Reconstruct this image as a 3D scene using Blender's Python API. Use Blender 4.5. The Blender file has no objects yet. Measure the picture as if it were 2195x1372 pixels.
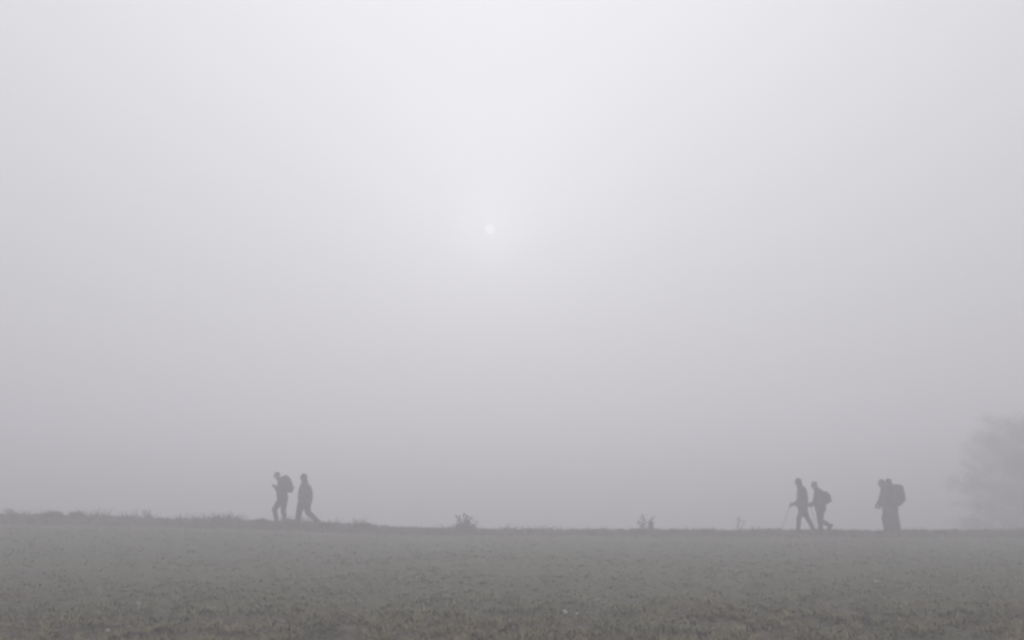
import bpy, bmesh, math, random
import numpy as np
from mathutils import Vector, Matrix

random.seed(7)
RNG = np.random.default_rng(7)
S = bpy.context.scene
C = S.collection

# ------------------------------------------------------------------ camera
CAM_H = 1.6
FPX = 1901.0                       # focal length in pixels of the 2195 px wide photograph
HORIZON = 1031.5                   # row of the eye-level line: the lens is shifted up, verticals stay upright
cam_d = bpy.data.cameras.new('camera')
cam_d.sensor_width = 36.0
cam_d.lens = 36.0 * FPX / 2195.0
cam_d.clip_start = 0.05
cam_d.clip_end = 3000
cam = bpy.data.objects.new('camera', cam_d)
cam.location = (0, 0, CAM_H)
cam.rotation_euler = (math.radians(90), 0, 0)
cam_d.shift_y = (HORIZON - 686.0) / 2195.0
C.objects.link(cam)
S.camera = cam

# ------------------------------------------------------------------ light
SUN_AZ = math.radians(-1.43)       # a little left of straight ahead
SUN_EL = math.radians(15.84)
sun_dir = Vector((math.sin(SUN_AZ) * math.cos(SUN_EL), math.cos(SUN_AZ) * math.cos(SUN_EL), math.sin(SUN_EL)))
w = bpy.data.worlds.new('World')
S.world = w
w.use_nodes = True
nt = w.node_tree
nt.nodes.clear()
def N(tree, kind, **kw):
    n = tree.nodes.new(kind)
    for k, v in kw.items():
        setattr(n, k, v)
    return n
def math_node(tree, op, a, b=None, clamp=False):
    n = N(tree, 'ShaderNodeMath', operation=op, use_clamp=clamp)
    for i, v in enumerate((a, b)):
        if v is None:
            continue
        if isinstance(v, (int, float)):
            n.inputs[i].default_value = v
        else:
            tree.links.new(v, n.inputs[i])
    return n.outputs[0]
SKY_BASE, SKY_UP, SKY_WIDE, SKY_NEAR, SKY_DISC = 0.375, 0.56, 0.285, 0.12, 0.25
tc = N(nt, 'ShaderNodeTexCoord')
nrm = N(nt, 'ShaderNodeVectorMath', operation='NORMALIZE')
nt.links.new(tc.outputs['Generated'], nrm.inputs[0])
dot = N(nt, 'ShaderNodeVectorMath', operation='DOT_PRODUCT')
nt.links.new(nrm.outputs[0], dot.inputs[0])
dot.inputs[1].default_value = sun_dir
cosd = math_node(nt, 'MAXIMUM', dot.outputs['Value'], 0.0)
dotg = N(nt, 'ShaderNodeVectorMath', operation='DOT_PRODUCT')   # the fog thins upwards: broad glow above the sun
nt.links.new(nrm.outputs[0], dotg.inputs[0])
GL_EL = math.radians(33)
dotg.inputs[1].default_value = (math.sin(SUN_AZ) * math.cos(GL_EL), math.cos(SUN_AZ) * math.cos(GL_EL), math.sin(GL_EL))
cosg = math_node(nt, 'MAXIMUM', dotg.outputs['Value'], 0.0)
sep = N(nt, 'ShaderNodeSeparateXYZ')
nt.links.new(nrm.outputs[0], sep.inputs[0])
up = math_node(nt, 'MAXIMUM', sep.outputs['Z'], 0.0)
upr = math_node(nt, 'POWER', up, 0.5)
lum = math_node(nt, 'ADD', math_node(nt, 'MULTIPLY', upr, SKY_UP), SKY_BASE)
lum = math_node(nt, 'ADD', lum, math_node(nt, 'MULTIPLY', math_node(nt, 'POWER', cosg, 9.0), SKY_WIDE))
lum = math_node(nt, 'ADD', lum, math_node(nt, 'MULTIPLY', math_node(nt, 'POWER', cosd, 110.0), SKY_NEAR))
lum = math_node(nt, 'ADD', lum, math_node(nt, 'MULTIPLY', math_node(nt, 'POWER', cosd, 1500.0), 0.09))
mr = N(nt, 'ShaderNodeMapRange')
mr.inputs['From Min'].default_value = math.cos(math.radians(0.33))
mr.inputs['From Max'].default_value = math.cos(math.radians(0.02))
nt.links.new(cosd, mr.inputs['Value'])
lum = math_node(nt, 'ADD', lum, math_node(nt, 'MULTIPLY', mr.outputs[0], SKY_DISC))
deck = N(nt, 'ShaderNodeMix', data_type='RGBA', blend_type='MULTIPLY')
deck.inputs['Factor'].default_value = 1.0
deck.inputs[6].default_value = (0.985, 0.985, 1.02, 1)
nt.links.new(lum, deck.inputs[7])
bg_deck = N(nt, 'ShaderNodeBackground')            # the fog deck the sun shines through
nt.links.new(deck.outputs[2], bg_deck.inputs['Color'])
sky = N(nt, 'ShaderNodeTexSky', sky_type='NISHITA')
sky.sun_disc = False
sky.sun_elevation = SUN_EL
sky.sun_rotation = SUN_AZ
sky.dust_density = 0.3
bg_sky = N(nt, 'ShaderNodeBackground')
bg_sky.inputs['Strength'].default_value = 0.06
nt.links.new(sky.outputs[0], bg_sky.inputs['Color'])
mixs = N(nt, 'ShaderNodeMixShader')
mixs.inputs[0].default_value = 0.96
nt.links.new(bg_sky.outputs[0], mixs.inputs[1])
nt.links.new(bg_deck.outputs[0], mixs.inputs[2])
outw = N(nt, 'ShaderNodeOutputWorld')
nt.links.new(mixs.outputs[0], outw.inputs['Surface'])

sun_l = bpy.data.lights.new('sun', 'SUN')
sun_l.energy = 1.0
sun_l.angle = math.radians(12)
sun_l.color = (1.0, 0.98, 0.97)
sun = bpy.data.objects.new('sun', sun_l)
sun.rotation_euler = sun_dir.to_track_quat('Z', 'Y').to_euler()
sun.location = (0, 40, 30)
C.objects.link(sun)

S.view_settings.view_transform = 'Standard'
S.view_settings.look = 'None'
S.view_settings.exposure = 0.0
S.view_settings.gamma = 1.0
S.view_settings.use_curve_mapping = False
S.render.engine = 'CYCLES'
S.cycles.max_bounces = 10
S.cycles.volume_bounces = 5
S.cycles.diffuse_bounces = 3
S.cycles.use_denoising = True
S.cycles.filter_width = 2.6            # the photograph is a soft video frame

FOG_DENSITY = 0.031
FOG_COLOR = (0.912, 0.900, 0.930, 1)
FOG_G = 0.42

# ------------------------------------------------------------------ helpers
def smooth(a, b, x):
    t = np.clip((np.asarray(x, float) - a) / (b - a), 0, 1)
    return t * t * (3 - 2 * t)

def _hash(ix, iy, seed):
    n = (ix.astype(np.int64) * 374761393 + iy.astype(np.int64) * 668265263 + seed * 1442695041) & 0x7fffffff
    n = ((n ^ (n >> 13)) * 1274126177) & 0x7fffffff
    n = n ^ (n >> 16)
    return (n & 0xffff) / 65535.0
def vnoise(x, y, seed=0):
    x = np.asarray(x, float); y = np.asarray(y, float)
    ix = np.floor(x); iy = np.floor(y)
    fx = x - ix; fy = y - iy
    fx = fx * fx * (3 - 2 * fx); fy = fy * fy * (3 - 2 * fy)
    ix = ix.astype(np.int64); iy = iy.astype(np.int64)
    a = _hash(ix, iy, seed); b = _hash(ix + 1, iy, seed)
    c = _hash(ix, iy + 1, seed); d = _hash(ix + 1, iy + 1, seed)
    return (a * (1 - fx) + b * fx) * (1 - fy) + (c * (1 - fx) + d * fx) * fy
def fbm(x, y, seed=0, octs=3):
    s = 0; a = 1; t = 0
    for o in range(octs):
        s = s + a * vnoise(x * 2 ** o, y * 2 ** o, seed + 17 * o)
        t += a; a *= 0.5
    return s / t

def smooth_table(xs, zs):
    X = np.linspace(-40, 40, 401); Zt = np.interp(X, xs, zs)
    ker = np.hanning(13); ker /= ker.sum()
    return X, np.convolve(np.pad(Zt, 6, mode='edge'), ker, 'valid')
# height of the bank's top and of the field at the bank's foot, from left to right
BANK_X, BANK_Z = smooth_table([-30, -17.3, -14.4, -11.2, -8.6, -7.3, -6.3, -4.3, -1.6, 17.5, 30],
                              [0.50, 0.42, 0.36, 0.23, 0.18, 0.165, 0.07, -0.03, -0.12, -0.15, -0.15])
FOOT_X, FOOT_Z = smooth_table([-30, -16, -13, -8, -3, 16, 30],
                              [0.26, 0.24, 0.21, 0.08, -0.11, -0.19, -0.19])
def height(x, y, fine=True):
    """terrain: field, rough bank at its end, then the ground falls away"""
    x = np.asarray(x, float); y = np.asarray(y, float)
    zb = np.interp(x, BANK_X, BANK_Z); zf = np.interp(x, FOOT_X, FOOT_Z)
    field = zf * smooth(9, 28, y)
    z = field + (zb - zf) * smooth(27.8, 29.2, y)
    z = z + 0.06 * (fbm(x * 0.8, y * 0.5, 5) - 0.5) * smooth(27.4, 28.5, y)
    fall = np.maximum(y - 30.7, 0)
    k = smooth(50, 110, fall)
    z = z - np.where(fall < 1.5, fall * fall * 0.04, 0.09 + (fall - 1.5) * 0.12) * (1 - k) - 6.4 * k
    if fine:
        near = 1 - smooth(25.5, 28.0, y)
        z = z + near * (0.07 * (fbm(x * 1.2, y * 1.2, 1) - 0.5) + (0.05 + 0.13 * (1 - smooth(10, 15, y))) * (fbm(x * 3.6, y * 3.0, 2, 2) - 0.5))
    return z
def hz(x, y):
    return float(height(x, y))

def ray(u, v):
    return Vector(((u - 1097.5) / FPX, 1.0, (HORIZON - v) / FPX))
def at(u, v, Y):
    d = ray(u, v)
    return Vector((0, 0, CAM_H)) + d * (Y / d.y)
def on_ground(u, v):
    d = ray(u, v)
    Y = 3.0
    while Y < 40:
        p = Vector((0, 0, CAM_H)) + d * (Y / d.y)
        if p.z <= hz(p.x, p.y):
            return p
        Y += 0.02
    return p

def tag(o, label=None, cat=None, group=None, kind=None):
    if label: o['label'] = label
    if cat: o['category'] = cat
    if group: o['group'] = group
    if kind: o['kind'] = kind
    return o
def link(name, mesh, mat=None, parent=None, loc=None):
    mesh.name = name
    if mat is not None:
        mesh.materials.clear(); mesh.materials.append(mat)
    o = bpy.data.objects.new(name, mesh)
    C.objects.link(o)
    if parent: o.parent = parent
    if loc is not None: o.location = loc
    return o
def empty(name, loc):
    o = bpy.data.objects.new(name, None)
    o.location = loc
    o.empty_display_size = 0.2
    C.objects.link(o)
    return o
def np_mesh(name, verts, quads, tint=None, smooth_shade=False):
    me = bpy.data.meshes.new(name)
    verts = np.asarray(verts, np.float32).reshape(-1, 3)
    quads = np.asarray(quads, np.int32)
    k = quads.shape[1]
    me.vertices.add(len(verts)); me.vertices.foreach_set('co', verts.ravel())
    me.loops.add(quads.size); me.loops.foreach_set('vertex_index', quads.ravel())
    me.polygons.add(len(quads))
    me.polygons.foreach_set('loop_start', np.arange(0, quads.size, k, dtype=np.int32))
    me.polygons.foreach_set('loop_total', np.full(len(quads), k, np.int32))
    if smooth_shade:
        me.polygons.foreach_set('use_smooth', np.ones(len(quads), bool))
    if tint is not None:
        a = me.attributes.new('tint', 'FLOAT', 'POINT')
        a.data.foreach_set('value', np.asarray(tint, np.float32))
    me.update(calc_edges=True)
    return me

# ------------------------------------------------------------------ materials
def principled(name, rough=0.9):
    m = bpy.data.materials.new(name)
    m.use_nodes = True
    b = m.node_tree.nodes['Principled BSDF']
    b.inputs['Roughness'].default_value = rough
    b.inputs['Specular IOR Level'].default_value = 0.2
    return m, m.node_tree, b
def cloth(name, col, scale=60, var=0.3, rough=0.85):
    m, t, b = principled(name, rough)
    tcn = N(t, 'ShaderNodeTexCoord')
    nz = N(t, 'ShaderNodeTexNoise'); nz.inputs['Scale'].default_value = 7; nz.inputs['Detail'].default_value = 5
    t.links.new(tcn.outputs['Object'], nz.inputs['Vector'])
    r = N(t, 'ShaderNodeValToRGB')
    r.color_ramp.elements[0].position = 0.3; r.color_ramp.elements[1].position = 0.7
    r.color_ramp.elements[0].color = tuple(c * (1 - var) for c in col) + (1,)
    r.color_ramp.elements[1].color = tuple(c * (1 + var) for c in col) + (1,)
    t.links.new(nz.outputs['Fac'], r.inputs['Fac'])
    t.links.new(r.outputs[0], b.inputs['Base Color'])
    n2 = N(t, 'ShaderNodeTexNoise'); n2.inputs['Scale'].default_value = scale
    t.links.new(tcn.outputs['Object'], n2.inputs['Vector'])
    bp = N(t, 'ShaderNodeBump'); bp.inputs['Strength'].default_value = 0.3; bp.inputs['Distance'].default_value = 0.01
    t.links.new(n2.outputs['Fac'], bp.inputs['Height'])
    t.links.new(bp.outputs[0], b.inputs['Normal'])
    return m
def leafy(name, cols, patch=0.6, patch_cols=None, headland=False):
    """colour from the per-blade tint, with broad patches of another tone over the ground"""
    m, t, b = principled(name, 0.8)
    at_ = N(t, 'ShaderNodeAttribute', attribute_name='tint')
    r = N(t, 'ShaderNodeValToRGB')
    els = r.color_ramp.elements
    while len(els) < len(cols):
        els.new(0.5)
    for i, c in enumerate(cols):
        els[i].position = i / (len(cols) - 1); els[i].color = tuple(c) + (1,)
    t.links.new(at_.outputs['Fac'], r.inputs['Fac'])
    col = r.outputs[0]
    if patch_cols:
        g = N(t, 'ShaderNodeNewGeometry')
        nz = N(t, 'ShaderNodeTexNoise'); nz.inputs['Scale'].default_value = patch; nz.inputs['Detail'].default_value = 4
        t.links.new(g.outputs['Position'], nz.inputs['Vector'])
        r2 = N(t, 'ShaderNodeValToRGB')
        r2.color_ramp.elements[0].position = 0.38; r2.color_ramp.elements[1].position = 0.62
        r2.color_ramp.elements[0].color = tuple(patch_cols[0]) + (1,)
        r2.color_ramp.elements[1].color = tuple(patch_cols[1]) + (1,)
        fac = nz.outputs['Fac']
        if headland:                       # drier and browner on the strip nearest the camera
            sp = N(t, 'ShaderNodeSeparateXYZ'); t.links.new(g.outputs['Position'], sp.inputs[0])
            hd = N(t, 'ShaderNodeMapRange'); t.links.new(sp.outputs['Y'], hd.inputs['Value'])
            for k_, v_ in (('From Min', 9.0), ('From Max', 13.5), ('To Min', -0.10), ('To Max', 0.10)):
                hd.inputs[k_].default_value = v_
            fac = math_node(t, 'ADD', fac, hd.outputs[0])
        t.links.new(fac, r2.inputs['Fac'])
        mx = N(t, 'ShaderNodeMix', data_type='RGBA', blend_type='MULTIPLY')
        mx.inputs['Factor'].default_value = 1
        t.links.new(col, mx.inputs[6]); t.links.new(r2.outputs[0], mx.inputs[7])
        col = mx.outputs[2]
    t.links.new(col, b.inputs['Base Color'])
    return m

def make_field_mat():
    m, t, b = principled('field_soil', 0.95)
    g = N(t, 'ShaderNodeNewGeometry')
    def noise(scale, detail, sx=1.0):
        mp = N(t, 'ShaderNodeMapping'); mp.inputs['Scale'].default_value = (sx, 1, 1)
        t.links.new(g.outputs['Position'], mp.inputs['Vector'])
        n = N(t, 'ShaderNodeTexNoise'); n.inputs['Scale'].default_value = scale; n.inputs['Detail'].default_value = detail
        n.inputs['Roughness'].default_value = 0.62
        t.links.new(mp.outputs[0], n.inputs['Vector'])
        return n.outputs['Fac']
    def ramp(fac, p0, c0, p1, c1):
        r = N(t, 'ShaderNodeValToRGB')
        r.color_ramp.elements[0].position = p0; r.color_ramp.elements[0].color = c0 + (1,)
        r.color_ramp.elements[1].position = p1; r.color_ramp.elements[1].color = c1 + (1,)
        t.links.new(fac, r.inputs['Fac'])
        return r.outputs[0]
    soil = ramp(noise(6, 8), 0.36, (0.018, 0.014, 0.010), 0.66, (0.165, 0.138, 0.102))
    grass = ramp(noise(13, 7), 0.30, (0.045, 0.048, 0.030), 0.72, (0.148, 0.154, 0.104))
    # the strip nearest the camera is the barer headland of the field
    sp = N(t, 'ShaderNodeSeparateXYZ'); t.links.new(g.outputs['Position'], sp.inputs[0])
    hd = N(t, 'ShaderNodeMapRange'); t.links.new(sp.outputs['Y'], hd.inputs['Value'])
    for k_, v_ in (('From Min', 8.5), ('From Max', 14.0), ('To Min', -0.07), ('To Max', 0.10)):
        hd.inputs[k_].default_value = v_
    mask = ramp(math_node(t, 'ADD', noise(0.60, 6, 0.28), hd.outputs[0]), 0.46, (0, 0, 0), 0.56, (1, 1, 1))
    mx = N(t, 'ShaderNodeMix', data_type='RGBA')
    t.links.new(mask, mx.inputs['Factor']); t.links.new(soil, mx.inputs[6]); t.links.new(grass, mx.inputs[7])
    # the bank carries darker, unmown growth
    bk = N(t, 'ShaderNodeMapRange'); t.links.new(sp.outputs['Y'], bk.inputs['Value'])
    bk.inputs['From Min'].default_value = 27.5; bk.inputs['From Max'].default_value = 28.1
    mb = N(t, 'ShaderNodeMix', data_type='RGBA')
    t.links.new(bk.outputs[0], mb.inputs['Factor']); t.links.new(mx.outputs[2], mb.inputs[6])
    t.links.new(ramp(noise(5, 6), 0.3, (0.024, 0.023, 0.017), 0.7, (0.062, 0.060, 0.043)), mb.inputs[7])
    t.links.new(mb.outputs[2], b.inputs['Base Color'])
    bp = N(t, 'ShaderNodeBump'); bp.inputs['Strength'].default_value = 0.8; bp.inputs['Distance'].default_value = 0.03
    t.links.new(noise(22, 6), bp.inputs['Height'])
    t.links.new(bp.outputs[0], b.inputs['Normal'])
    return m
M_FIELD = make_field_mat()
M_GRASS = leafy('winter_grass', [(0.080, 0.084, 0.050), (0.122, 0.131, 0.080), (0.200, 0.208, 0.138), (0.290, 0.262, 0.182)],
                0.6, [(1.12, 0.92, 0.76), (0.94, 0.98, 0.93)], True)
M_VERGE = leafy('rough_verge_grass', [(0.034, 0.033, 0.025), (0.066, 0.065, 0.047), (0.100, 0.091, 0.066)])
M_LEAF = leafy('dark_leaf', [(0.016, 0.018, 0.012), (0.040, 0.044, 0.028), (0.065, 0.058, 0.040)])
M_DRY = leafy('dry_stalk_leaf', [(0.060, 0.052, 0.038), (0.110, 0.092, 0.064)])
M_CLOD = leafy('soil_clod', [(0.050, 0.041, 0.031), (0.110, 0.091, 0.070), (0.190, 0.163, 0.128)])
M_STEM = cloth('woody_stem', (0.045, 0.036, 0.028), 40)
M_BARK = cloth('tree_bark', (0.050, 0.042, 0.034), 18, 0.4, 0.95)
M_STONE = cloth('pale_flint', (0.42, 0.40, 0.365), 30, 0.15, 0.7)
M_SKIN = cloth('skin', (0.23, 0.15, 0.115), 80, 0.08, 0.6)
M_METAL = cloth('pole_metal', (0.16, 0.16, 0.17), 30, 0.1, 0.4)
M_BLACK = cloth('black_rubber', (0.02, 0.02, 0.021), 60, 0.2)
def garment(name, col): return cloth(name, col, 70, 0.25)

# ------------------------------------------------------------------ ground
def axis(lo, hi, step, far_lo, far_hi):
    a = list(np.arange(lo, hi + 1e-6, step))
    s = step; v = hi
    while v < far_hi:
        s *= 1.22; v += s; a.append(min(v, far_hi))
    s = step; v = lo
    while v > far_lo:
        s *= 1.22; v -= s; a.insert(0, max(v, far_lo))
    return np.array(sorted(set(np.round(a, 4))))
gx = axis(-24, 24, 0.11, -400, 400)
gy = axis(6, 34, 0.10, -80, 480)
X, Y = np.meshgrid(gx, gy)
Z = height(X, Y)
nxg, nyg = len(gx), len(gy)
idx = np.arange(nxg * nyg).reshape(nyg, nxg)
q = np.stack([idx[:-1, :-1], idx[:-1, 1:], idx[1:, 1:], idx[1:, :-1]], -1).reshape(-1, 4)
ground = link('ground', np_mesh('ground', np.stack([X, Y, Z], -1), q, smooth_shade=True), M_FIELD)
tag(ground, 'broad winter field of thin grass and bare soil ending in a low bank', kind='structure')

# ------------------------------------------------------------------ blades
def blades(base, h, wid, lean, az, tint, bend=0.5):
    """each blade: two quads, bending outwards towards its tip"""
    n = len(base)
    side = np.stack([-np.sin(az), np.cos(az), np.zeros(n)], -1)
    out = np.stack([np.cos(az), np.sin(az), np.zeros(n)], -1)
    upv = np.array([0, 0, 1.0])
    p0 = base
    p1 = base + upv * (h * 0.55)[:, None] + out * (lean * 0.35)[:, None]
    p2 = base + upv * (h * (1 - 0.25 * bend))[:, None] + out * lean[:, None]
    w0 = side * (wid * 0.5)[:, None]; w1 = side * (wid * 0.42)[:, None]; w2 = side * (wid * 0.10)[:, None]
    V = np.stack([p0 - w0, p0 + w0, p1 - w1, p1 + w1, p2 - w2, p2 + w2], 1)
    b = np.arange(n)[:, None] * 6
    Q = np.concatenate([b + np.array([[0, 1, 3, 2]]), b + np.array([[2, 3, 5, 4]])], 0)
    return V.reshape(-1, 3), Q, np.repeat(tint, 6)
def blade_field(name, regions, mat):
    Vs, Qs, Ts, off = [], [], [], 0
    for r in regions:
        V, Q, T = blades(*r)
        Vs.append(V); Qs.append(Q + off); Ts.append(T); off += len(V)
    return link(name, np_mesh(name, np.concatenate(Vs), np.concatenate(Qs), np.concatenate(Ts)), mat)
def tuft_region(x0, x1, y0, y1, per_m2, nb, h0, h1, w0, w1, spread, keep=None, wedge=True, seed=3):
    n = int((x1 - x0) * (y1 - y0) * per_m2)
    tx = RNG.uniform(x0, x1, n); ty = RNG.uniform(y0, y1, n)
    k = np.ones(n, bool)
    if wedge:
        k &= np.abs(tx) < 0.60 * ty + 2.2
    if keep is not None:
        k &= RNG.random(n) < keep(tx, ty)
    tx, ty = tx[k], ty[k]; n = len(tx)
    size = RNG.uniform(0.6, 1.3, n); tt = RNG.random(n)
    tx = np.repeat(tx, nb); ty = np.repeat(ty, nb); size = np.repeat(size, nb); tt = np.repeat(tt, nb)
    m = len(tx)
    az = RNG.uniform(0, 2 * math.pi, m)
    rr = spread * np.sqrt(RNG.random(m)) * size
    bx = tx + rr * np.cos(az); by = ty + rr * np.sin(az)
    bz = height(bx, by) - 0.008
    h = RNG.uniform(h0, h1, m) * size
    wd = RNG.uniform(w0, w1, m)
    lean = h * RNG.uniform(0.4, 1.7, m)
    tint = np.clip(0.65 * tt + 0.35 * RNG.random(m), 0, 1)
    az2 = az + RNG.normal(0, 0.6, m)
    return (np.stack([bx, by, bz], -1), h, wd, lean, az2, tint)
def rows(tx, ty):
    """faint drill rows running away from the camera and a pair of old wheel tracks"""
    xx = tx + 0.05 * np.sin(ty * 0.4)
    r = 0.78 + 0.22 * np.cos(2 * math.pi * xx / 0.34)
    for c in (1.35, 3.1):
        r = r * (1 - 0.55 * np.exp(-((xx - c) / 0.16) ** 2))
    return r
def cover(tx, ty):
    return np.clip(0.30 + 2.2 * (fbm(tx * 0.6, ty * 0.9, 31) - 0.33), 0.22, 1) * np.clip(0.2 + 2.2 * (fbm(tx * 3.2, ty * 3.2, 37, 2) - 0.3), 0.1, 1) * rows(tx, ty) 
g = blade_field('field_grass', [
    tuft_region(-12, 12, 6.5, 13, 110, 9, 0.028, 0.078, 0.010, 0.021, 0.062, cover),
    tuft_region(-9, 9, 6.5, 11.8, 85, 10, 0.035, 0.095, 0.011, 0.024, 0.060,
                lambda a, b: smooth(0.42, 0.58, fbm(a * 3.6, b * 3.0, 2, 2)) * (1 - smooth(10.3, 11.8, b))),
    tuft_region(-16, 16, 13, 20, 60, 8, 0.025, 0.065, 0.013, 0.026, 0.08, cover),
    tuft_region(-21, 21, 20, 28.2, 26, 6, 0.03, 0.070, 0.018, 0.036, 0.12, cover)], M_GRASS)
tag(g, 'thin pale winter grass covering the foggy field', 'grass', kind='stuff')

def verge_keep(tx, ty):
    return np.clip(fbm(tx * 1.3, ty * 0.8, 55) * 1.3, 0.1, 1)
v = blade_field('verge_grass', [
    tuft_region(-25, 25, 27.7, 31.6, 46, 7, 0.05, 0.12, 0.012, 0.026, 0.10, verge_keep, False),
    tuft_region(-25, -5, 28.2, 31.4, 18, 9, 0.13, 0.38, 0.010, 0.022, 0.13,
                lambda a, b: np.clip((fbm(a * 1.5, b * 0.9, 91) - 0.50) * 6, 0, 1), False),
    tuft_region(-7, 25, 28.6, 31.4, 16, 7, 0.08, 0.27, 0.010, 0.020, 0.11,
                lambda a, b: np.clip((fbm(a * 1.3, b * 0.8, 77) - 0.52) * 6, 0, 1), False)], M_VERGE)
tag(v, 'rough grass along the low bank at the end of the field', 'grass', kind='stuff')

# soil crumbs lying between the grass
def clods(n):
    ys = 6.5 + (15 - 6.5) * RNG.random(n) ** 1.7
    xs = RNG.uniform(-1, 1, n) * (0.6 * ys + 2)
    k = RNG.random(n) < np.clip(1.4 - cover(xs, ys) * 1.1, 0.15, 1)
    xs, ys = xs[k], ys[k]; n = len(xs)
    base = np.array([[1, 0, 0], [0, 1, 0], [-1, 0, 0], [0, -1, 0], [.55, .55, .7], [-.55, .55, .75], [-.55, -.55, .7], [.55, -.55, .65]])
    r = RNG.uniform(0.012, 0.045, n)
    rot = RNG.uniform(0, 6.28, n)
    jit = RNG.uniform(0.65, 1.35, (n, 8, 3))
    P = base[None] * jit * r[:, None, None]
    c, s = np.cos(rot)[:, None], np.sin(rot)[:, None]
    P = np.stack([P[..., 0] * c - P[..., 1] * s, P[..., 0] * s + P[..., 1] * c, P[..., 2] * 0.8], -1)
    P = P + np.stack([xs, ys, height(xs, ys) - 0.004], -1)[:, None, :]
    F = np.array([[0, 1, 4, 7], [1, 2, 5, 4], [2, 3, 6, 5], [3, 0, 7, 6], [4, 5, 6, 7]])
    Q = (np.arange(n)[:, None, None] * 8 + F[None]).reshape(-1, 4)
    return np_mesh('soil_crumbs', P, Q, np.repeat(RNG.random(n), 8))
cl = link('soil_crumbs', clods(12000), M_CLOD)
tag(cl, 'brown crumbs of bare soil between the grass', 'soil', kind='stuff')

# ------------------------------------------------------------------ pale stones
def stone_mesh(r, seed):
    rnd = random.Random(seed)
    bm = bmesh.new()
    bmesh.ops.create_icosphere(bm, subdivisions=2, radius=r)
    ph = [rnd.uniform(0, 6) for _ in range(3)]
    for vv in bm.verts:
        d = vv.co.normalized()
        k = 1 + 0.22 * math.sin(3 * d.x + ph[0]) * math.cos(4 * d.y + ph[1]) + 0.1 * math.sin(7 * d.z + ph[2])
        vv.co = Vector((d.x * r * 1.35 * k, d.y * r * k, d.z * r * 0.75 * k))
    me = bpy.data.meshes.new('pale_stone'); bm.to_mesh(me); bm.free()
    me.polygons.foreach_set('use_smooth', [True] * len(me.polygons))
    return me
for u, vv, r, lab in [
        (1210, 1319, 0.034, 'white flint stone in the near field, larger one of the close pair'),
        (1236, 1321, 0.022, 'small dull stone just right of the larger white flint'),
        (231, 1358, 0.024, 'pale stone in the near left corner of the field'),
        (1877, 1251, 0.034, 'lone white stone in the field below the rightmost walkers'),
        (297, 1299, 0.022, 'small pale stone further out in the left part of the field')]:
    p = on_ground(u, vv)
    o = link('pale_stone', stone_mesh(r, int(u)), M_STONE, loc=(p.x, p.y, hz(p.x, p.y) + r * 0.45 + 0.02))
    o.rotation_euler = (0.1, 0.15, u * 0.7)
    tag(o, lab, 'stone', 'pale stones lying on the field')

# ------------------------------------------------------------------ plants on the bank
def tube(bm, pts, rad, seg=6):
    pts = [Vector(p) for p in pts]
    rings = []
    for i, p in enumerate(pts):
        d = (pts[min(i + 1, len(pts) - 1)] - pts[max(i - 1, 0)]).normalized()
        a = d.cross(Vector((0.31, 0.17, 0.93)) if abs(d.z) < 0.9 else Vector((1, 0.1, 0))).normalized()
        b = d.cross(a)
        r = rad[i] if hasattr(rad, '__len__') else rad
        rings.append([bm.verts.new(p + (a * math.cos(2 * math.pi * k / seg) + b * math.sin(2 * math.pi * k / seg)) * r) for k in range(seg)])
    for r0, r1 in zip(rings, rings[1:]):
        for k in range(seg):
            bm.faces.new((r0[k], r0[(k + 1) % seg], r1[(k + 1) % seg], r1[k]))
    bm.faces.new(rings[0][::-1]); bm.faces.new(rings[-1])
def bm_obj(name, bm, mat, parent=None, sm=True):
    me = bpy.data.meshes.new(name)
    bmesh.ops.recalc_face_normals(bm, faces=bm.faces)
    bm.to_mesh(me); bm.free()
    if sm: me.polygons.foreach_set('use_smooth', [True] * len(me.polygons))
    return link(name, me, mat, parent)
def leaf_cloud(name, pts, size, mat, parent, rnd, aspect=0.45):
    """small pointed leaves at the given points, any direction"""
    n = len(pts)
    P = np.array([list(p) for p in pts])
    r = np.random.default_rng(rnd)
    d = r.normal(0, 1, (n, 3)); d[:, 2] += 0.4; d /= np.linalg.norm(d, axis=1)[:, None]
    e = r.normal(0, 1, (n, 3)); e -= d * (e * d).sum(1)[:, None]; e /= np.linalg.norm(e, axis=1)[:, None]
    s = size * r.uniform(0.6, 1.35, n)[:, None]
    V = np.stack([P, P + d * s * 0.5 + e * s * aspect * 0.5, P + d * s, P + d * s * 0.5 - e * s * aspect * 0.5], 1)
    V[:, 1, :] += np.cross(d, e) * s * 0.08
    Q = np.arange(n * 4).reshape(n, 4)
    return link(name, np_mesh(name, V, Q, np.repeat(r.random(n), 4)), mat, parent)

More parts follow.
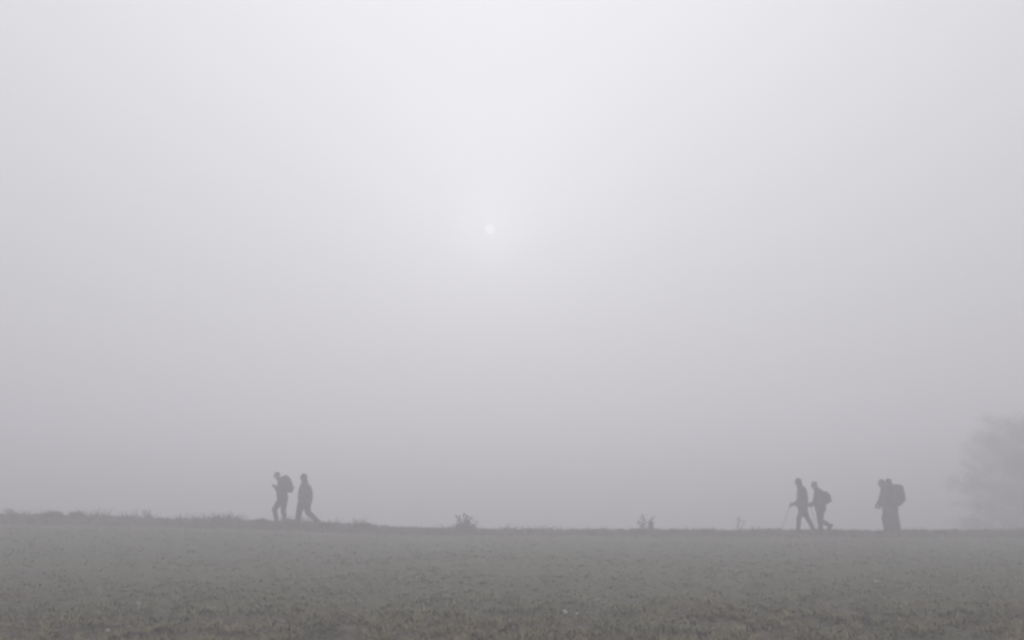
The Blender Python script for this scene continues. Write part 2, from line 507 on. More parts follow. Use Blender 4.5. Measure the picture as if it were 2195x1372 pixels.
def bush(name, u, vb, Yd, stems, label, cat, leaf=0.07, per=26, fuzz=0.06, mat=None, group=None, seed=1, sr=0.008):
    """stems: list of (tip dx, tip dz, bend) in metres from the foot"""
    rnd = random.Random(seed)
    p = at(u, vb, Yd)
    z0 = hz(p.x, p.y)
    e = empty(name, (p.x, p.y, z0))
    tag(e, label, cat, group)
    bm = bmesh.new(); pts = []
    for (dx, dz, bnd) in stems:
        dy = rnd.uniform(-0.5, 0.5) * (abs(dx) + 0.1)
        path = []
        for k in range(7):
            t = k / 6
            path.append(Vector((dx * t + bnd * math.sin(math.pi * t), dy * t, -0.03 + (dz + 0.03) * t ** 0.85)))
        tube(bm, path, [sr * (1 - 0.75 * k / 6) for k in range(7)], 5)
        for _ in range(per):
            t = rnd.uniform(0.22, 1.0) ** 0.8
            i = min(int(t * 6), 5); f = t * 6 - i
            c = path[i].lerp(path[i + 1], f)
            pts.append(c + Vector((rnd.gauss(0, fuzz), rnd.gauss(0, fuzz), rnd.gauss(0, fuzz * 0.7))))
    for q_ in pts: q_.z = max(q_.z, 0.01)
    bm_obj('stems', bm, M_STEM, e)
    leaf_cloud('leaves', pts, leaf, mat or M_LEAF, e, seed)
    return e
# the dark bush near the middle
st = []
rr = random.Random(4)
for i in range(26):
    a = rr.uniform(-1, 1)
    st.append((a * 0.40, 0.42 * (1 - 0.55 * abs(a)) + rr.uniform(-0.05, 0.05), rr.uniform(-.03, .03)))
st += [(-0.22, 0.55, .03), (-0.18, 0.53, -.01), (0.14, 0.53, .02), (0.19, 0.51, .03), (0.22, 0.50, .0), (0.02, 0.62, .02), (0.05, 0.58, .0), (0.44, 0.40, .09)]
bush('bramble_bush', 995, 1137, 29.3, st, 'dark twiggy bush alone on the bank near the middle', 'bush', 0.075, 34, 0.035, seed=3)
bush('weed_plant', 1391, 1137, 29.4,
     [(-0.34, 0.50, -.05), (-0.27, 0.56, -.03), (-0.16, 0.59, -.02), (-0.30, 0.38, -.05), (0.06, 0.50, .03), (0.13, 0.49, .03), (0.0, 0.36, .03), (0.06, 0.28, .03), (0.02, 0.40, .02), (0.11, 0.43, .01), (0.05, 0.2, .02)],
     'two stemmed leafy weed standing on the bank right of the dark bush', 'weed', 0.075, 26, 0.042, mat=M_DRY, seed=8)
bush('thistle_stalk', 1584, 1137, 29.4, [(0.21, 0.44, -.02), (0.06, 0.58, -.07), (0.01, 0.54, -.05), (0.09, 0.53, -.06), (0.17, 0.38, -.01)],
     'thin leaning weed stalk with a loose head on the bank', 'weed', 0.055, 12, 0.03, mat=M_DRY, seed=5)
bush('dock_plant', 312, 1116, 29.4, [(-0.03, 0.36, 0), (0.08, 0.33, .02), (0.16, 0.24, .03), (-.1, .26, 0), (.24, .16, .03)],
     'straggly weed on the raised bank at the left', 'weed', 0.06, 26, 0.045, mat=M_DRY, seed=6)
bush('dock_plant', 417, 1122, 29.3, [(-0.04, 0.25, 0), (0.04, 0.22, .02), (-.1, .2, 0), (0.12, 0.15, 0)],
     'small dark weed on the bank between the straggly weed and the walkers', 'weed', 0.06, 22, 0.035, seed=16)
bush('dock_plant', 30, 1108, 29.3, [(-0.3, 0.22, 0), (-0.1, 0.26, .02), (-.2, .28, 0), (0.0, 0.2, 0), (-.4, .2, 0)],
     'low weed clump on the bank at the far left edge', 'weed', 0.06, 26, 0.05, mat=M_DRY, seed=26)

def tussock(u, vb, Yd, wid, h, label, seed):
    r = np.random.default_rng(seed)
    p = at(u, vb, Yd)
    n = int(150 + 500 * wid)
    az = r.uniform(0, 6.28, n); rr_ = wid * 0.42 * np.sqrt(r.random(n))
    bx = p.x + rr_ * np.cos(az) * 1.0; by = p.y + rr_ * np.sin(az) * 0.6
    z0 = hz(p.x, p.y)
    hh = h * r.uniform(0.55, 1.1, n) * (1 - 0.55 * (rr_ / (wid * 0.5)) ** 2)
    base = np.stack([bx - p.x, by - p.y, height(bx, by) - z0 - 0.01], -1)
    V, Q, T = blades(base, hh, r.uniform(0.010, 0.022, n), hh * r.uniform(0.1, 0.7, n), az + r.normal(0, .5, n), r.random(n) * 0.7)
    o = link('grass_tussock', np_mesh('grass_tussock', V, Q, T), M_VERGE, loc=(p.x, p.y, z0))
    tag(o, label, 'grass tussock', 'grass tussocks along the bank')
for i, a in enumerate([
        (1143, 1137, 29.3, 0.42, 0.15, 'flat topped grass tussock on the bank right of the dark bush'),
        (1112, 1137, 29.4, 0.26, 0.11, 'small grass tussock between the dark bush and the flat topped one'),
        (930, 1135, 29.2, 0.45, 0.14, 'grass tussock just left of the dark bush'),
        (780, 1132, 29.3, 0.9, 0.22, 'wide mound of grass right of the striding hooded walker'),
        (694, 1130, 28.9, 0.62, 0.22, 'grass mound at the trailing foot of the hooded walker'),
        (562, 1124, 28.9, 0.50, 0.20, 'grass mound just in front of the stooping walker'),
        (626, 1126, 28.9, 0.45, 0.18, 'grass mound between the two left walkers'),
        (462, 1122, 29.2, 0.5, 0.22, 'rounded grass tussock left of the stooping walker'),
        (115, 1110, 29.2, 0.75, 0.24, 'broad grass tussock on the raised bank near the left edge'),
        (165, 1110, 29.4, 0.6, 0.24, 'second broad grass tussock in from the left edge'),
        (1445, 1139, 29.4, 0.30, 0.11, 'low grass tussock right of the two stemmed weed'),
        (1515, 1138, 29.4, 0.7, 0.11, 'long flat tussock before the leaning weed stalk'),
        (1615, 1139, 29.4, 0.26, 0.13, 'tiny tussock right of the leaning weed stalk'),
        (1788, 1139, 28.9, 0.42, 0.12, 'tussock under the lifted foot of the backpacker'),
        (1825, 1139, 29.4, 0.22, 0.12, 'small tussock between the two right groups of walkers'),
        (1888, 1139, 28.9, 0.32, 0.13, 'tussock at the feet of the rightmost walkers'),
        (2018, 1139, 29.4, 0.42, 0.13, 'grass tussock right of the rightmost walkers')]):
    tussock(a[0], a[1], a[2], a[3], a[4] * 1.4, a[5], 100 + i)

# ------------------------------------------------------------------ trees in the fog at the right
def tree(x, y, h, rad, label, seed, low=0.03, nleaf=110000):
    rnd = random.Random(seed)
    z0 = hz(x, y)
    e = empty('field_tree', (x, y, z0))
    tag(e, label, 'tree', 'trees in the fog at the right')
    bm = bmesh.new(); tips = []
    trunk = [Vector((rnd.uniform(-.05, .05) * k, rnd.uniform(-.05, .05) * k, -0.15 + h * 0.82 * k / 8)) for k in range(9)]
    tr = [0.21 * (1 - 0.86 * k / 8) + 0.012 for k in range(9)]
    tr[0] = 0.30
    tube(bm, trunk, tr, 10)
    nb = 60
    for i in range(nb):
        t = low + (0.98 - low) * (i + rnd.random()) / nb
        k = min(int(t * 8), 7)
        s = trunk[k].lerp(trunk[k + 1], t * 8 - k)
        a = i * 2.4 + rnd.uniform(-.4, .4)
        prof = (1 - 0.55 * max(0, (t - 0.45) / 0.55) ** 2.0) * (0.78 + 0.22 * min(1, t / 0.25))
        ln = rad * prof * rnd.uniform(0.72, 1.08)
        rise = (rnd.uniform(0.15, 0.55) - 0.45 * (1 - t) ** 3) * ln + (t ** 2) * 0.5
        path = [s + Vector((math.cos(a) * ln * q_, math.sin(a) * ln * q_, rise * q_ ** 1.2)) + Vector((rnd.gauss(0, .06), rnd.gauss(0, .06), rnd.gauss(0, .06))) * (q_ * 2) for q_ in (0, .25, .5, .75, 1)]
        r0 = 0.06 * (1 - 0.6 * t) + 0.01
        tube(bm, path, [r0, r0 * .75, r0 * .5, r0 * .3, r0 * .12], 5)
        for j in range(7):
            q_ = rnd.uniform(0.25, 1.0)
            b0 = path[0].lerp(path[-1], q_)
            a2 = a + rnd.uniform(-1.3, 1.3); l2 = rnd.uniform(0.25, 0.75)
            b1 = b0 + Vector((math.cos(a2) * l2, math.sin(a2) * l2, rnd.uniform(-0.2, 0.6)))
            tube(bm, [b0, b0.lerp(b1, .5) + Vector((0, 0, .05)), b1], [0.016, 0.010, 0.004], 4)
            tips.append((b0, b1))
    bm_obj('trunk', bm, M_BARK, e)
    pts = []
    for i in range(nleaf):
        b0, b1 = tips[rnd.randrange(len(tips))]
        c = b0.lerp(b1, rnd.random() ** 0.6)
        s_ = 0.16 + 0.30 * rnd.random() ** 2
        pts.append(c + Vector((rnd.gauss(0, s_), rnd.gauss(0, s_), rnd.gauss(0, s_))))
    for p in pts: p.z = max(p.z, 0.05)
    leaf_cloud('crown', pts, 0.07, M_LEAF, e, seed)
tree(31.6, 54.0, 9.2, 4.2, 'bushy tree dim in the fog at the right edge of the view', 41)
tree(30.9, 47.0, 7.7, 3.8, 'darker nearer tree cut off by the right edge of the view', 42)
tree(36.6, 66.0, 10.2, 4.2, 'faintest tree, almost lost in the fog left of the other two', 43)

# ------------------------------------------------------------------ people
class Blob:
    """collects overlapping capsules, ellipsoids and lofts; build() fuses them to one continuous skin"""
    def __init__(s): s.bm = bmesh.new()
    def cap(s, a, b, ra, rb=None, flat=1.0, seg=14):
        a = Vector(a); b = Vector(b); rb = ra if rb is None else rb
        d = b - a; L = d.length
        d = d / L if L > 1e-6 else Vector((0, 0, 1))
        u = d.cross(Vector((0, 1, 0)))
        if u.length < 1e-3: u = Vector((1, 0, 0))
        u.normalize(); vv = d.cross(u).normalized()
        prof = []
        for k in range(1, 5):
            t = -math.pi / 2 + k * math.pi / 8
            prof.append((a + d * (ra * math.sin(t)), ra * math.cos(t)))
        for k in range(0, 4):
            t = k * math.pi / 8
            prof.append((b + d * (rb * math.sin(t)), rb * math.cos(t)))
        rings = [[s.bm.verts.new(c + u * (r * math.cos(2 * math.pi * i / seg)) + vv * (r * flat * math.sin(2 * math.pi * i / seg))) for i in range(seg)] for c, r in prof]
        for r0, r1 in zip(rings, rings[1:]):
            for i in range(seg):
                s.bm.faces.new((r0[i], r0[(i + 1) % seg], r1[(i + 1) % seg], r1[i]))
        s.bm.faces.new(rings[0][::-1]); s.bm.faces.new(rings[-1])
        return s
    def chain(s, pts, rads, flat=1.0):
        for i in range(len(pts) - 1): s.cap(pts[i], pts[i + 1], rads[i], rads[i + 1], flat)
        return s
    def ell(s, c, r, ang=0.0):
        m = Matrix.Translation(Vector(c)) @ Matrix.Rotation(ang, 4, 'Y') @ Matrix.Diagonal((r[0], r[1], r[2], 1))
        bmesh.ops.create_icosphere(s.bm, subdivisions=3, radius=1, matrix=m)
        return s
    def loft(s, secs, seg=20):
        """secs: (cx, cz, half depth along x, half width along y) from bottom to top, flat sections"""
        rings = []
        for cx, cz, rx, ry in secs:
            ring = []
            for i in range(seg):
                t = 2 * math.pi * i / seg
                c, sn = math.cos(t), math.sin(t)
                ring.append(s.bm.verts.new((cx + rx * math.copysign(abs(c) ** .85, c), ry * math.copysign(abs(sn) ** .8, sn), cz)))
            rings.append(ring)
        for r0, r1 in zip(rings, rings[1:]):
            for i in range(seg):
                s.bm.faces.new((r0[i], r0[(i + 1) % seg], r1[(i + 1) % seg], r1[i]))
        s.bm.faces.new(rings[0][::-1]); s.bm.faces.new(rings[-1])
        return s
    def build(s, name, mat, parent=None, voxel=0.012, it=3, ratio=0.4, loc=None):
        bmesh.ops.recalc_face_normals(s.bm, faces=s.bm.faces)
        me = bpy.data.meshes.new(name); s.bm.to_mesh(me); s.bm.free()
        o = bpy.data.objects.new(name, me); C.objects.link(o)
        r = o.modifiers.new('r', 'REMESH'); r.mode = 'VOXEL'; r.voxel_size = voxel
        sm = o.modifiers.new('s', 'SMOOTH'); sm.iterations = it; sm.factor = 0.5
        if ratio < 1:
            dc = o.modifiers.new('d', 'DECIMATE'); dc.ratio = ratio
        dg = bpy.context.evaluated_depsgraph_get(); dg.update()
        m2 = bpy.data.meshes.new_from_object(o.evaluated_get(dg))
        o.modifiers.clear(); o.data = m2; bpy.data.meshes.remove(me)
        m2.name = name; m2.materials.clear(); m2.materials.append(mat)
        m2.polygons.foreach_set('use_smooth', [True] * len(m2.polygons))
        if parent: o.parent = parent
        if loc is not None: o.location = loc
        return o

def add_hand(b, wrist, dirv, palm_n, thumb_side, curl):
    """palm, four unequal bent fingers and a thumb leaving the side of the palm"""
    d = Vector(dirv).normalized(); n = Vector(palm_n); n = (n - d * n.dot(d)).normalized()
    side = d.cross(n).normalized() * thumb_side
    w0 = Vector(wrist)
    k0 = w0 + d * 0.085
    for q_ in (-0.027, -0.009, 0.009, 0.027):
        b.cap(w0 + side * q_ * 0.7, k0 + side * q_, 0.015, 0.013)
    for q_, ln in ((0.030, 0.066), (0.010, 0.076), (-0.010, 0.070), (-0.030, 0.055)):
        p = k0 + side * q_ * 1.05
        a1 = curl * 0.9; a2 = curl * 1.9; a3 = curl * 2.7
        p1 = p + (d * math.cos(a1) + n * math.sin(a1)) * ln * 0.45
        p2 = p1 + (d * math.cos(a2) + n * math.sin(a2)) * ln * 0.33
        p3 = p2 + (d * math.cos(a3) + n * math.sin(a3)) * ln * 0.25
        b.chain([p, p1, p2, p3], [0.0095, 0.009, 0.0085, 0.0075])
    t0 = w0 + d * 0.025 + side * 0.028
    t1 = t0 + d * 0.030 + side * 0.028 + n * 0.012
    t2 = t1 + d * 0.026 + side * 0.004 + n * 0.022
    b.chain([t0, t1, t2], [0.014, 0.011, 0.009])

def person(label, u0, vg, Yd, k, spec):
    """spec joints are given in metres: x along the path (negative = walking direction), z up, already side-on; y is the depth"""
    base = at(u0, vg, Yd)
    print('FOOT', label[:30], round(base.z, 3), round(hz(base.x, base.y), 3))
    loc = (base.x, base.y, hz(base.x, base.y) - 0.012)
    P = lambda x, z, y=0.0: Vector(((x - spec['x0']) * k, y, (spec['yg'] - z) * k))
    B = Blob()
    hx, hz_ = spec['head']; hc = P(hx, hz_)
    nod = spec.get('nod', 0.0)
    RM = Matrix.Rotation(-nod, 3, 'Y')
    H = lambda x, y, z: hc + RM @ Vector((x, y, z))
    B.ell(H(0.005, 0, 0.02), (0.098, 0.076, 0.100), -nod)
    B.ell(H(-0.028, 0, -0.045), (0.062, 0.058, 0.075), -nod)
    B.cap(H(-0.088, 0, 0.015), H(-0.112, 0, -0.020), 0.011, 0.016)           # nose
    B.cap(H(-0.078, -0.032, 0.03), H(-0.078, 0.032, 0.03), 0.016)            # brow
    B.cap(H(-0.084, -0.018, -0.055), H(-0.084, 0.018, -0.055), 0.010)        # mouth
    B.ell(H(-0.072, 0, -0.092), (0.024, 0.026, 0.020))                       # chin
    for sgn in (-1, 1):
        B.ell(H(-0.074, sgn * 0.032, 0.006), (0.014, 0.014, 0.010))          # eye
        B.ell(H(0.012, sgn * 0.078, -0.008), (0.020, 0.010, 0.032))          # ear
    neck = P(*spec['neck']); sh = P(*spec['shoulder']); hip = P(*spec['hip'])
    B.chain([H(0.02, 0, -0.06), neck], [0.055, 0.062])
    mid = sh.lerp(hip, 0.5)
    HW, PW = spec.get('hw', 0.175), 0.085
    B.chain([neck, sh.lerp(neck, .3)], [0.062, 0.085])
    B.cap(sh + Vector((0, -HW * .7, 0)), sh + Vector((0, HW * .7, 0)), 0.085)
    B.cap(mid + Vector((0, -0.06, 0)), mid + Vector((0, 0.06, 0)), 0.105)
    B.chain([sh, mid, hip], [0.115, 0.115, 0.12])
    B.cap(hip + Vector((0, -PW, 0)), hip + Vector((0, PW, 0)), 0.105)
    J = Blob(); T = Blob()
    jt = spec.get('bulk', 1.0)
    # arms: the far arm (+y) and the near arm (-y)
    for sgn, key in ((1, 'arm_far'), (-1, 'arm_near')):
        el, wr, hand_dir, curl = spec[key]
        s0 = sh + Vector((0, sgn * HW, -0.01))
        e0 = P(*el, sgn * (HW + spec.get('elbow_out', 0.05))); w0 = P(*wr, sgn * (HW - spec.get('hand_in', 0.0)))
        hd = Vector(hand_dir)
        B.chain([s0, e0, w0], [0.050, 0.040, 0.028])
        add_hand(B, w0, hd, Vector((0, -sgn, 0)) if abs(hd.y) < 0.5 else Vector((0, 0, -1)), 1 if sgn < 0 else -1, curl)
        J.chain([s0, e0, w0.lerp(e0, 0.06)], [0.078 * jt, 0.066 * jt, 0.050])
    # legs
    boots = []
    for sgn, key in ((1, 'leg_far'), (-1, 'leg_near')):
        hp, kn, an, toe = spec[key]
        h0 = P(*hp, sgn * PW); k0 = P(*kn, sgn * PW * 1.02); a0 = P(*an, sgn * PW); t0 = P(*toe, sgn * (PW + 0.02))
        B.chain([h0, k0, a0], [0.080, 0.052, 0.036]); B.cap(a0, t0, 0.034, 0.026)
        lg = spec.get('leg_r', 1.0)
        calf = k0.lerp(a0, 0.35) + Vector((0.012, 0, 0))
        T.chain([h0, h0.lerp(k0, 0.5), k0, calf, k0.lerp(a0, 0.93)], [0.100 * lg, 0.088 * lg, 0.070 * lg, 0.068 * lg, 0.058 * lg])
        bt = Blob()
        d = (t0 - a0); d.normalize()
        shin = (k0 - a0).normalized()
        heel = a0 - shin * 0.055 - d * 0.045
        bt.chain([a0 + shin * 0.10, a0], [0.056, 0.056])
        bt.cap(heel, a0, 0.046, 0.055)
        bt.cap(heel, t0, 0.042, 0.036, 0.95); bt.cap(a0 - d * 0.0, t0.lerp(heel, 0.1), 0.052, 0.036, 0.95)
        boots.append(bt)
    T.cap(hip + Vector((0, -PW, 0.0)), hip + Vector((0, PW, 0.0)), 0.125)
    T.chain([hip, hip + Vector((0, 0, 0.08))], [0.13, 0.13])
    for secs in spec['jacket']:
        J.loft([(P(cx, z).x, P(cx, z).z, rx * k, ry) for cx, z, rx, ry in secs])
    J.chain([sh + Vector((0, -HW, 0)), sh + Vector((0, HW, 0))], [0.085 * jt, 0.085 * jt])
    J.chain([neck.lerp(hc, 0.35), neck, sh], [0.086, 0.094, 0.125])
    body = B.build('person', M_SKIN, None, 0.0075, 2, 0.45, loc)
    tag(body, label, 'person', 'hikers walking along the bank')
    jc, tcol = spec['colors']
    J.build('jacket', garment('jacket_cloth', jc), body, 0.013, 3, 0.45)
    T.build('trousers', garment('trouser_cloth', tcol), body, 0.013, 3, 0.45)
    for bt in boots:
        bt.build('boot', M_BLACK, body, 0.010, 2, 0.5)
    hat = Blob()
    hk = spec['hat']
    if hk == 'cap':
        hat.ell(H(0.010, 0, 0.050), (0.104, 0.084, 0.080), -nod)
        hat.cap(H(-0.085, -0.035, 0.050), H(-0.085, 0.035, 0.050), 0.012)
        hat.cap(H(-0.125, -0.025, 0.042), H(-0.125, 0.025, 0.042), 0.010)
        hat.cap(H(-0.105, -0.03, 0.046), H(-0.105, 0.03, 0.046), 0.011)
        hat.build('cap', garment('hat_cloth', spec['hatcol']), body, 0.010, 2, 0.5)
    elif hk == 'beanie':
        hat.ell(H(0.012, 0, 0.050), (0.106, 0.086, 0.088), -nod)
        hat.build('beanie', garment('hat_cloth', spec['hatcol']), body, 0.010, 2, 0.5)
    else:
        hat.ell(H(0.022, 0, 0.018), (0.106, 0.092, 0.116), -nod)
        hat.chain([H(0.035, 0, -0.02), neck + Vector((0.02, 0, 0.0))], [0.085, 0.098])
        hat.build('hood', garment('hat_cloth', spec['hatcol']), body, 0.010, 3, 0.5)
    return body, P, loc

def backpack(label, loc, P, spec, outline, hw, col, seed):
    """rounded pack lofted across its width from its side outline"""
    pts = [P(*o) for o in outline]
    cx = sum(p.x for p in pts) / len(pts); cz = sum(p.z for p in pts) / len(pts)
    e = empty('backpack', (loc[0] + cx, loc[1], loc[2] + cz))
    tag(e, label, 'backpack', 'backpacks on the hikers')
    b = Blob()
    rings = []
    for t in (-1, -0.93, -0.75, -0.45, 0, 0.45, 0.75, 0.93, 1):
        sc = (1 - abs(t) ** 3.2 * 0.45)
        rings.append([b.bm.verts.new(((p.x - cx) * sc, t * hw, (p.z - cz) * sc)) for p in pts])
    n = len(pts)
    for r0, r1 in zip(rings, rings[1:]):
        for i in range(n): b.bm.faces.new((r0[i], r0[(i + 1) % n], r1[(i + 1) % n], r1[i]))
    b.bm.faces.new(rings[0][::-1]); b.bm.faces.new(rings[-1])
    m = garment('pack_cloth', col)
    b.build('pack_body', m, e, 0.013, 4, 0.5)
    xs = [p.x - cx for p in pts]; zs = [p.z - cz for p in pts]
    zt = max(zs); zb = min(zs)
    # front pocket, side pockets, lid flap, straps
    xr = max(xs)
    pk = Blob(); pk.cap((xr * 0.80, -hw * 0.4, zb * 0.42), (xr * 0.80, hw * 0.4, zb * 0.42), 0.055, 0.055).build('front_pocket', m, e, 0.012, 2, 0.5)
    for sgn in (-1, 1):
        sp = Blob(); sp.cap((0.0, sgn * hw * 0.93, zb * 0.6), (0.0, sgn * hw * 0.9, zb * 0.1), 0.05, 0.045).build('side_pocket', m, e, 0.012, 2, 0.5)
    top = [p for p in pts if p.z - cz > zt * 0.55]
    tx = sum(p.x - cx for p in top) / len(top)
    ld = Blob(); ld.cap((tx, -hw * 0.6, zt * 0.88), (tx, hw * 0.6, zt * 0.88), 0.05, 0.05).build('lid', m, e, 0.012, 2, 0.5)
    sh = P(*spec['shoulder']) - Vector((cx, 0, cz)); hip = P(*spec['hip']) - Vector((cx, 0, cz))
    for sgn in (-1, 1):
        y = sgn * 0.125
        pth = [Vector((min(xs) * 0.5, y, zt * 0.55)), sh + Vector((0.01, y, 0.118)), sh + Vector((-0.10, y, 0.035)),
               sh.lerp(hip, 0.3) + Vector((-0.135, y * 1.1, 0)), sh.lerp(hip, 0.55) + Vector((-0.09, y * 1.5, 0)), sh.lerp(hip, 0.62) + Vector((0.08, y * 1.45, 0))]
        bm = bmesh.new(); tube(bm, pth, 0.02, 6)
        bm_obj('shoulder_strap', bm, M_BLACK, e)
    return e

def trekking_pole(label, hand, tip):
    hand = Vector(hand); tip = Vector(tip)
    e = empty('trekking_pole', tip); tag(e, label, 'trekking pole', 'trekking poles of the hikers')
    d = (hand - tip); L = d.length; d.normalize()
    bm = bmesh.new(); tube(bm, [d * 0.05, d * L * 0.45], [0.006, 0.007], 8); tube(bm, [d * L * 0.45, d * (L - 0.06)], [0.008, 0.009], 8)
    bm_obj('shaft', bm, M_METAL, e)
    bm = bmesh.new(); tube(bm, [d * (L - 0.08), d * (L - 0.02), d * (L + 0.05), d * (L + 0.085), d * (L + 0.10)], [0.016, 0.018, 0.017, 0.022, 0.012], 10)
    bm_obj('grip', bm, M_BLACK, e)
    bm = bmesh.new(); tube(bm, [Vector((0, 0, 0)), d * 0.055], [0.003, 0.007], 8); bm_obj('tip', bm, M_METAL, e)
    bm = bmesh.new(); tube(bm, [d * 0.07, d * 0.078, d * 0.09], [0.012, 0.038, 0.014], 12); bm_obj('basket', bm, M_BLACK, e)
    bm = bmesh.new()
    pth = [d * (L + 0.06) + Vector((0.02 + 0.03 * math.sin(t), 0.03 * math.sin(t * .5), -0.09 * (1 - math.cos(t)) * 0.6)) for t in np.linspace(0, 6.28, 12)]
    tube(bm, pth, 0.006, 5); bm_obj('wrist_strap', bm, M_BLACK, e)
    return e

DARK = [(0.020, 0.021, 0.026), (0.030, 0.024, 0.024), (0.024, 0.027, 0.024), (0.018, 0.019, 0.024), (0.034, 0.030, 0.027), (0.022, 0.022, 0.023)]
YL, YR = 29.5, 29.6
kL = YL / FPX / 8.07 * 1.02          # metres per unit of the left pair's measured drawing
kR = YR / FPX / 9.144 * 1.035

# 1: stooping hiker with a pack
s1 = dict(x0=510, yg=1135, head=(442, 312), nod=0.45, neck=(492, 398), shoulder=(528, 425), hip=(528, 695),
    arm_far=((488, 585), (412, 500), (-0.8, 0, 0.5), 0.7), arm_near=((492, 590), (418, 492), (-0.8, 0, 0.5), 0.7),
    elbow_out=0.03, hand_in=0.06,
    leg_near=((515, 715), (402, 880), (440, 1088), (372, 1124)), leg_far=((545, 715), (530, 905), (556, 1092), (486, 1126)),
    jacket=[[(533, 730, 80, 0.17), (528, 690, 92, 0.19), (520, 600, 88, 0.18), (520, 520, 88, 0.19), (524, 440, 78, 0.20), (515, 395, 55, 0.13)]],
    colors=(DARK[0], DARK[1]), hat='cap', hatcol=(0.03, 0.03, 0.033), leg_r=1.2)
b1, P1, l1 = person('stooping hiker with a pack and hands at the chest, leading the left pair', 540 + 510 / 8.07, 980 + 1125 / 8.07, YL, kL, s1)
backpack('rounded bulging pack on the back of the stooping hiker', l1, P1, s1,
    [(496, 380), (512, 318), (560, 304), (612, 312), (654, 342), (684, 405), (704, 480), (712, 548), (702, 592), (640, 598), (600, 575), (590, 480), (570, 400)], 0.155, (0.026, 0.028, 0.036), 1)

# 2: hooded walker in a wide coat, long stride
s2 = dict(x0=900, yg=1140, head=(893, 325), nod=0.1, neck=(910, 420), shoulder=(918, 462), hip=(912, 745), hw=0.19, bulk=1.12,
    arm_far=((850, 620), (835, 720), (-0.3, 0, -1), 0.5), arm_near=((985, 610), (1000, 690), (-0.3, 0, -0.9), 0.5), elbow_out=0.07,
    leg_near=((868, 770), (822, 935), (806, 1100), (738, 1130)), leg_far=((930, 770), (958, 925), (1118, 1068), (1068, 1128)),
    jacket=[[(912, 805, 100, 0.20), (920, 740, 116, 0.21), (924, 650, 126, 0.22), (926, 560, 118, 0.22), (922, 480, 92, 0.22), (912, 420, 52, 0.14)]],
    colors=(DARK[2], DARK[3]), hat='hood', hatcol=DARK[2], leg_r=1.38)
b2, P2, l2 = person('broad hooded walker without a pack taking a long stride, right of the stooping hiker', 540 + 900 / 8.07, 980 + 1140 / 8.07, YL, kL, s2)

# 3: hiker with poles
s3 = dict(x0=740, yg=1250, head=(645, 276), nod=0.3, neck=(682, 376), shoulder=(722, 415), hip=(745, 770),
    arm_far=((690, 650), (585, 700), (-1, 0, -0.25), 0.9), arm_near=((745, 650), (640, 715), (-1, 0, -0.1), 0.9), elbow_out=0.03, hand_in=0.03,
    leg_near=((730, 800), (645, 965), (632, 1195), (555, 1238)), leg_far=((772, 800), (845, 965), (962, 1185), (900, 1238)),
    jacket=[[(744, 850, 78, 0.15), (740, 780, 90, 0.18), (735, 690, 98, 0.19), (730, 560, 98, 0.19), (724, 440, 84, 0.20), (700, 385, 60, 0.12)]],
    colors=(DARK[3], DARK[0]), hat='hood', hatcol=DARK[3], leg_r=1.15)
b3, P3, l3 = person('slim hooded hiker without a pack striding with a pole planted ahead', 1640 + 740 / 9.144, 1000 + 1248 / 9.144, YR, kR, s3)
g0 = P3(528, 715, 0.15) + Vector(l3); tp = P3(352, 1232, 0.20) + Vector(l3)
tp.z = hz(tp.x, tp.y) + 0.01
trekking_pole('thin pole planted in front of the slim hooded hiker', g0, tp)

# 4: backpacker lifting a foot behind
s4 = dict(x0=1080, yg=1250, head=(972, 340), nod=0.45, neck=(1022, 430), shoulder=(1055, 470), hip=(1085, 775),
    arm_far=((1010, 660), (925, 695), (-1, 0, -0.25), 0.9), arm_near=((1010, 670), (925, 700), (-1, 0, -0.2), 0.9), elbow_out=0.03, hand_in=0.03,
    leg_near=((1052, 800), (1056, 995), (1076, 1205), (1003, 1240)), leg_far=((1100, 800), (1105, 1005), (1282, 1100), (1258, 1200)),
    jacket=[[(1086, 850, 74, 0.15), (1085, 790, 96, 0.18), (1078, 690, 104, 0.19), (1060, 570, 92, 0.19), (1050, 490, 80, 0.20), (1030, 440, 56, 0.12)]],
    colors=(DARK[4], DARK[5]), hat='beanie', hatcol=(0.035, 0.03, 0.03), leg_r=1.25)
b4, P4, l4 = person('backpacker with the rear foot lifted, close behind the slim hiker', 1640 + 1080 / 9.144, 1000 + 1248 / 9.144, YR - 0.15, kR, s4)
backpack('small round pack on the walker with the lifted foot', l4, P4, s4,
    [(1110, 470), (1150, 462), (1200, 462), (1245, 490), (1275, 540), (1272, 600), (1245, 655), (1215, 690), (1160, 700), (1130, 620), (1110, 540)], 0.15, (0.03, 0.026, 0.028), 2)
g0 = P4(868, 712, -0.15) + Vector(l4); tp = P4(1005, 1215, -0.22) + Vector(l4)
tp.z = hz(tp.x, tp.y) + 0.01
trekking_pole('thin pole angled back, held by the backpacker with the lifted foot', g0, tp)

# 5 and 6: the overlapping pair at the right
s5 = dict(x0=560, yg=1250, head=(448, 300), nod=0.3, neck=(492, 392), shoulder=(528, 430), hip=(560, 780),
    arm_far=((470, 640), (395, 718), (-0.45, 0, -0.9), 0.5), arm_near=((475, 640), (400, 722), (-0.45, 0, -0.9), 0.5), elbow_out=0.02, hand_in=0.05,
    leg_near=((550, 800), (490, 965), (532, 1200), (462, 1240)), leg_far=((580, 800), (600, 1000), (650, 1200), (580, 1240)),
    jacket=[[(570, 850, 84, 0.17), (565, 780, 92, 0.19), (545, 690, 96, 0.19), (530, 570, 92, 0.19), (525, 460, 82, 0.20), (505, 400, 58, 0.12)]],
    colors=(DARK[1], DARK[2]), hat='hood', hatcol=DARK[1], leg_r=1.35)
b5, P5, l5 = person('walker with a hand out in front, half hidden by the one with the bulky pack', 1840 + 560 / 9.144, 1000 + 1248 / 9.144, YR + 0.55, kR * 1.0186, s5)
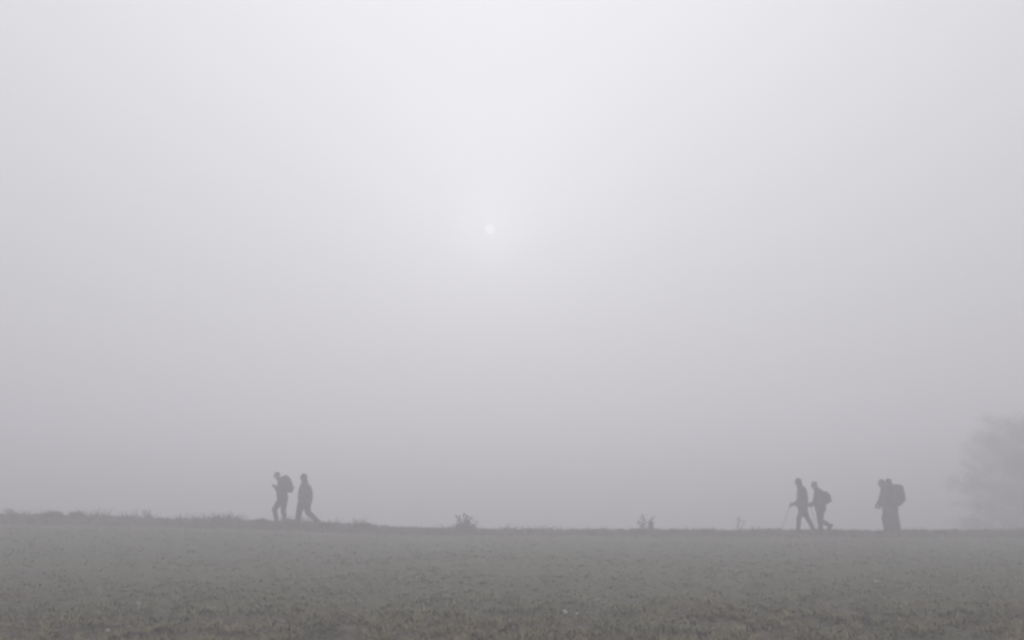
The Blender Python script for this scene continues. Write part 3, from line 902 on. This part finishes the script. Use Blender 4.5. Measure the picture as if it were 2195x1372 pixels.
s6 = dict(x0=690, yg=1250, head=(592, 264), nod=0.3, neck=(630, 365), shoulder=(662, 412), hip=(682, 770),
    arm_far=((620, 620), (550, 700), (-0.6, 0, -0.8), 0.5), arm_near=((625, 630), (560, 705), (-0.6, 0, -0.8), 0.5), elbow_out=0.02, hand_in=0.04,
    leg_near=((670, 800), (640, 985), (660, 1200), (588, 1240)), leg_far=((705, 800), (768, 990), (810, 1195), (742, 1240)),
    jacket=[[(685, 860, 86, 0.18), (680, 780, 94, 0.19), (668, 690, 98, 0.19), (660, 570, 96, 0.19), (660, 450, 84, 0.20), (640, 385, 58, 0.12)]],
    colors=(DARK[0], DARK[4]), hat='hood', hatcol=DARK[0], leg_r=1.5)
b6, P6, l6 = person('walker carrying the tall bulky pack in the overlapping pair at the right', 1839 + 690 / 9.144, 1000 + 1248 / 9.144, YR - 0.2, kR * 0.9932, s6)
backpack('tall bulky pack of the rightmost walker', l6, P6, s6,
    [(622, 372), (642, 312), (715, 300), (826, 300), (868, 338), (880, 400), (900, 470), (908, 550), (896, 615), (852, 678), (800, 715), (745, 720), (725, 600), (715, 480), (690, 400)], 0.175, (0.028, 0.025, 0.025), 3)

# ------------------------------------------------------------------ the fog
def haze_box(x0, x1, y0, y1, z0, z1):
    bm = bmesh.new()
    bmesh.ops.create_cube(bm, size=1, matrix=Matrix.Translation(((x0 + x1) / 2, (y0 + y1) / 2, (z0 + z1) / 2)) @ Matrix.Diagonal((x1 - x0, y1 - y0, z1 - z0, 1)))
    me = bpy.data.meshes.new('haze'); bm.to_mesh(me); bm.free()
    m = bpy.data.materials.new('fog'); m.use_nodes = True
    t = m.node_tree; t.nodes.clear()
    pv = N(t, 'ShaderNodeVolumePrincipled')
    pv.inputs['Color'].default_value = FOG_COLOR
    pv.inputs['Density'].default_value = FOG_DENSITY
    pv.inputs['Anisotropy'].default_value = FOG_G
    pv.inputs['Density Attribute'].default_value = ''
    pv.inputs['Temperature Attribute'].default_value = ''
    pv.inputs['Color Attribute'].default_value = ''
    o = N(t, 'ShaderNodeOutputMaterial')
    t.links.new(pv.outputs[0], o.inputs['Volume'])
    h = link('haze', me, m)
    tag(h, 'even grey fog over the whole field', 'fog', kind='stuff')
    return h
haze_box(-415, 415, -95, 495, -7.6, 9.6)
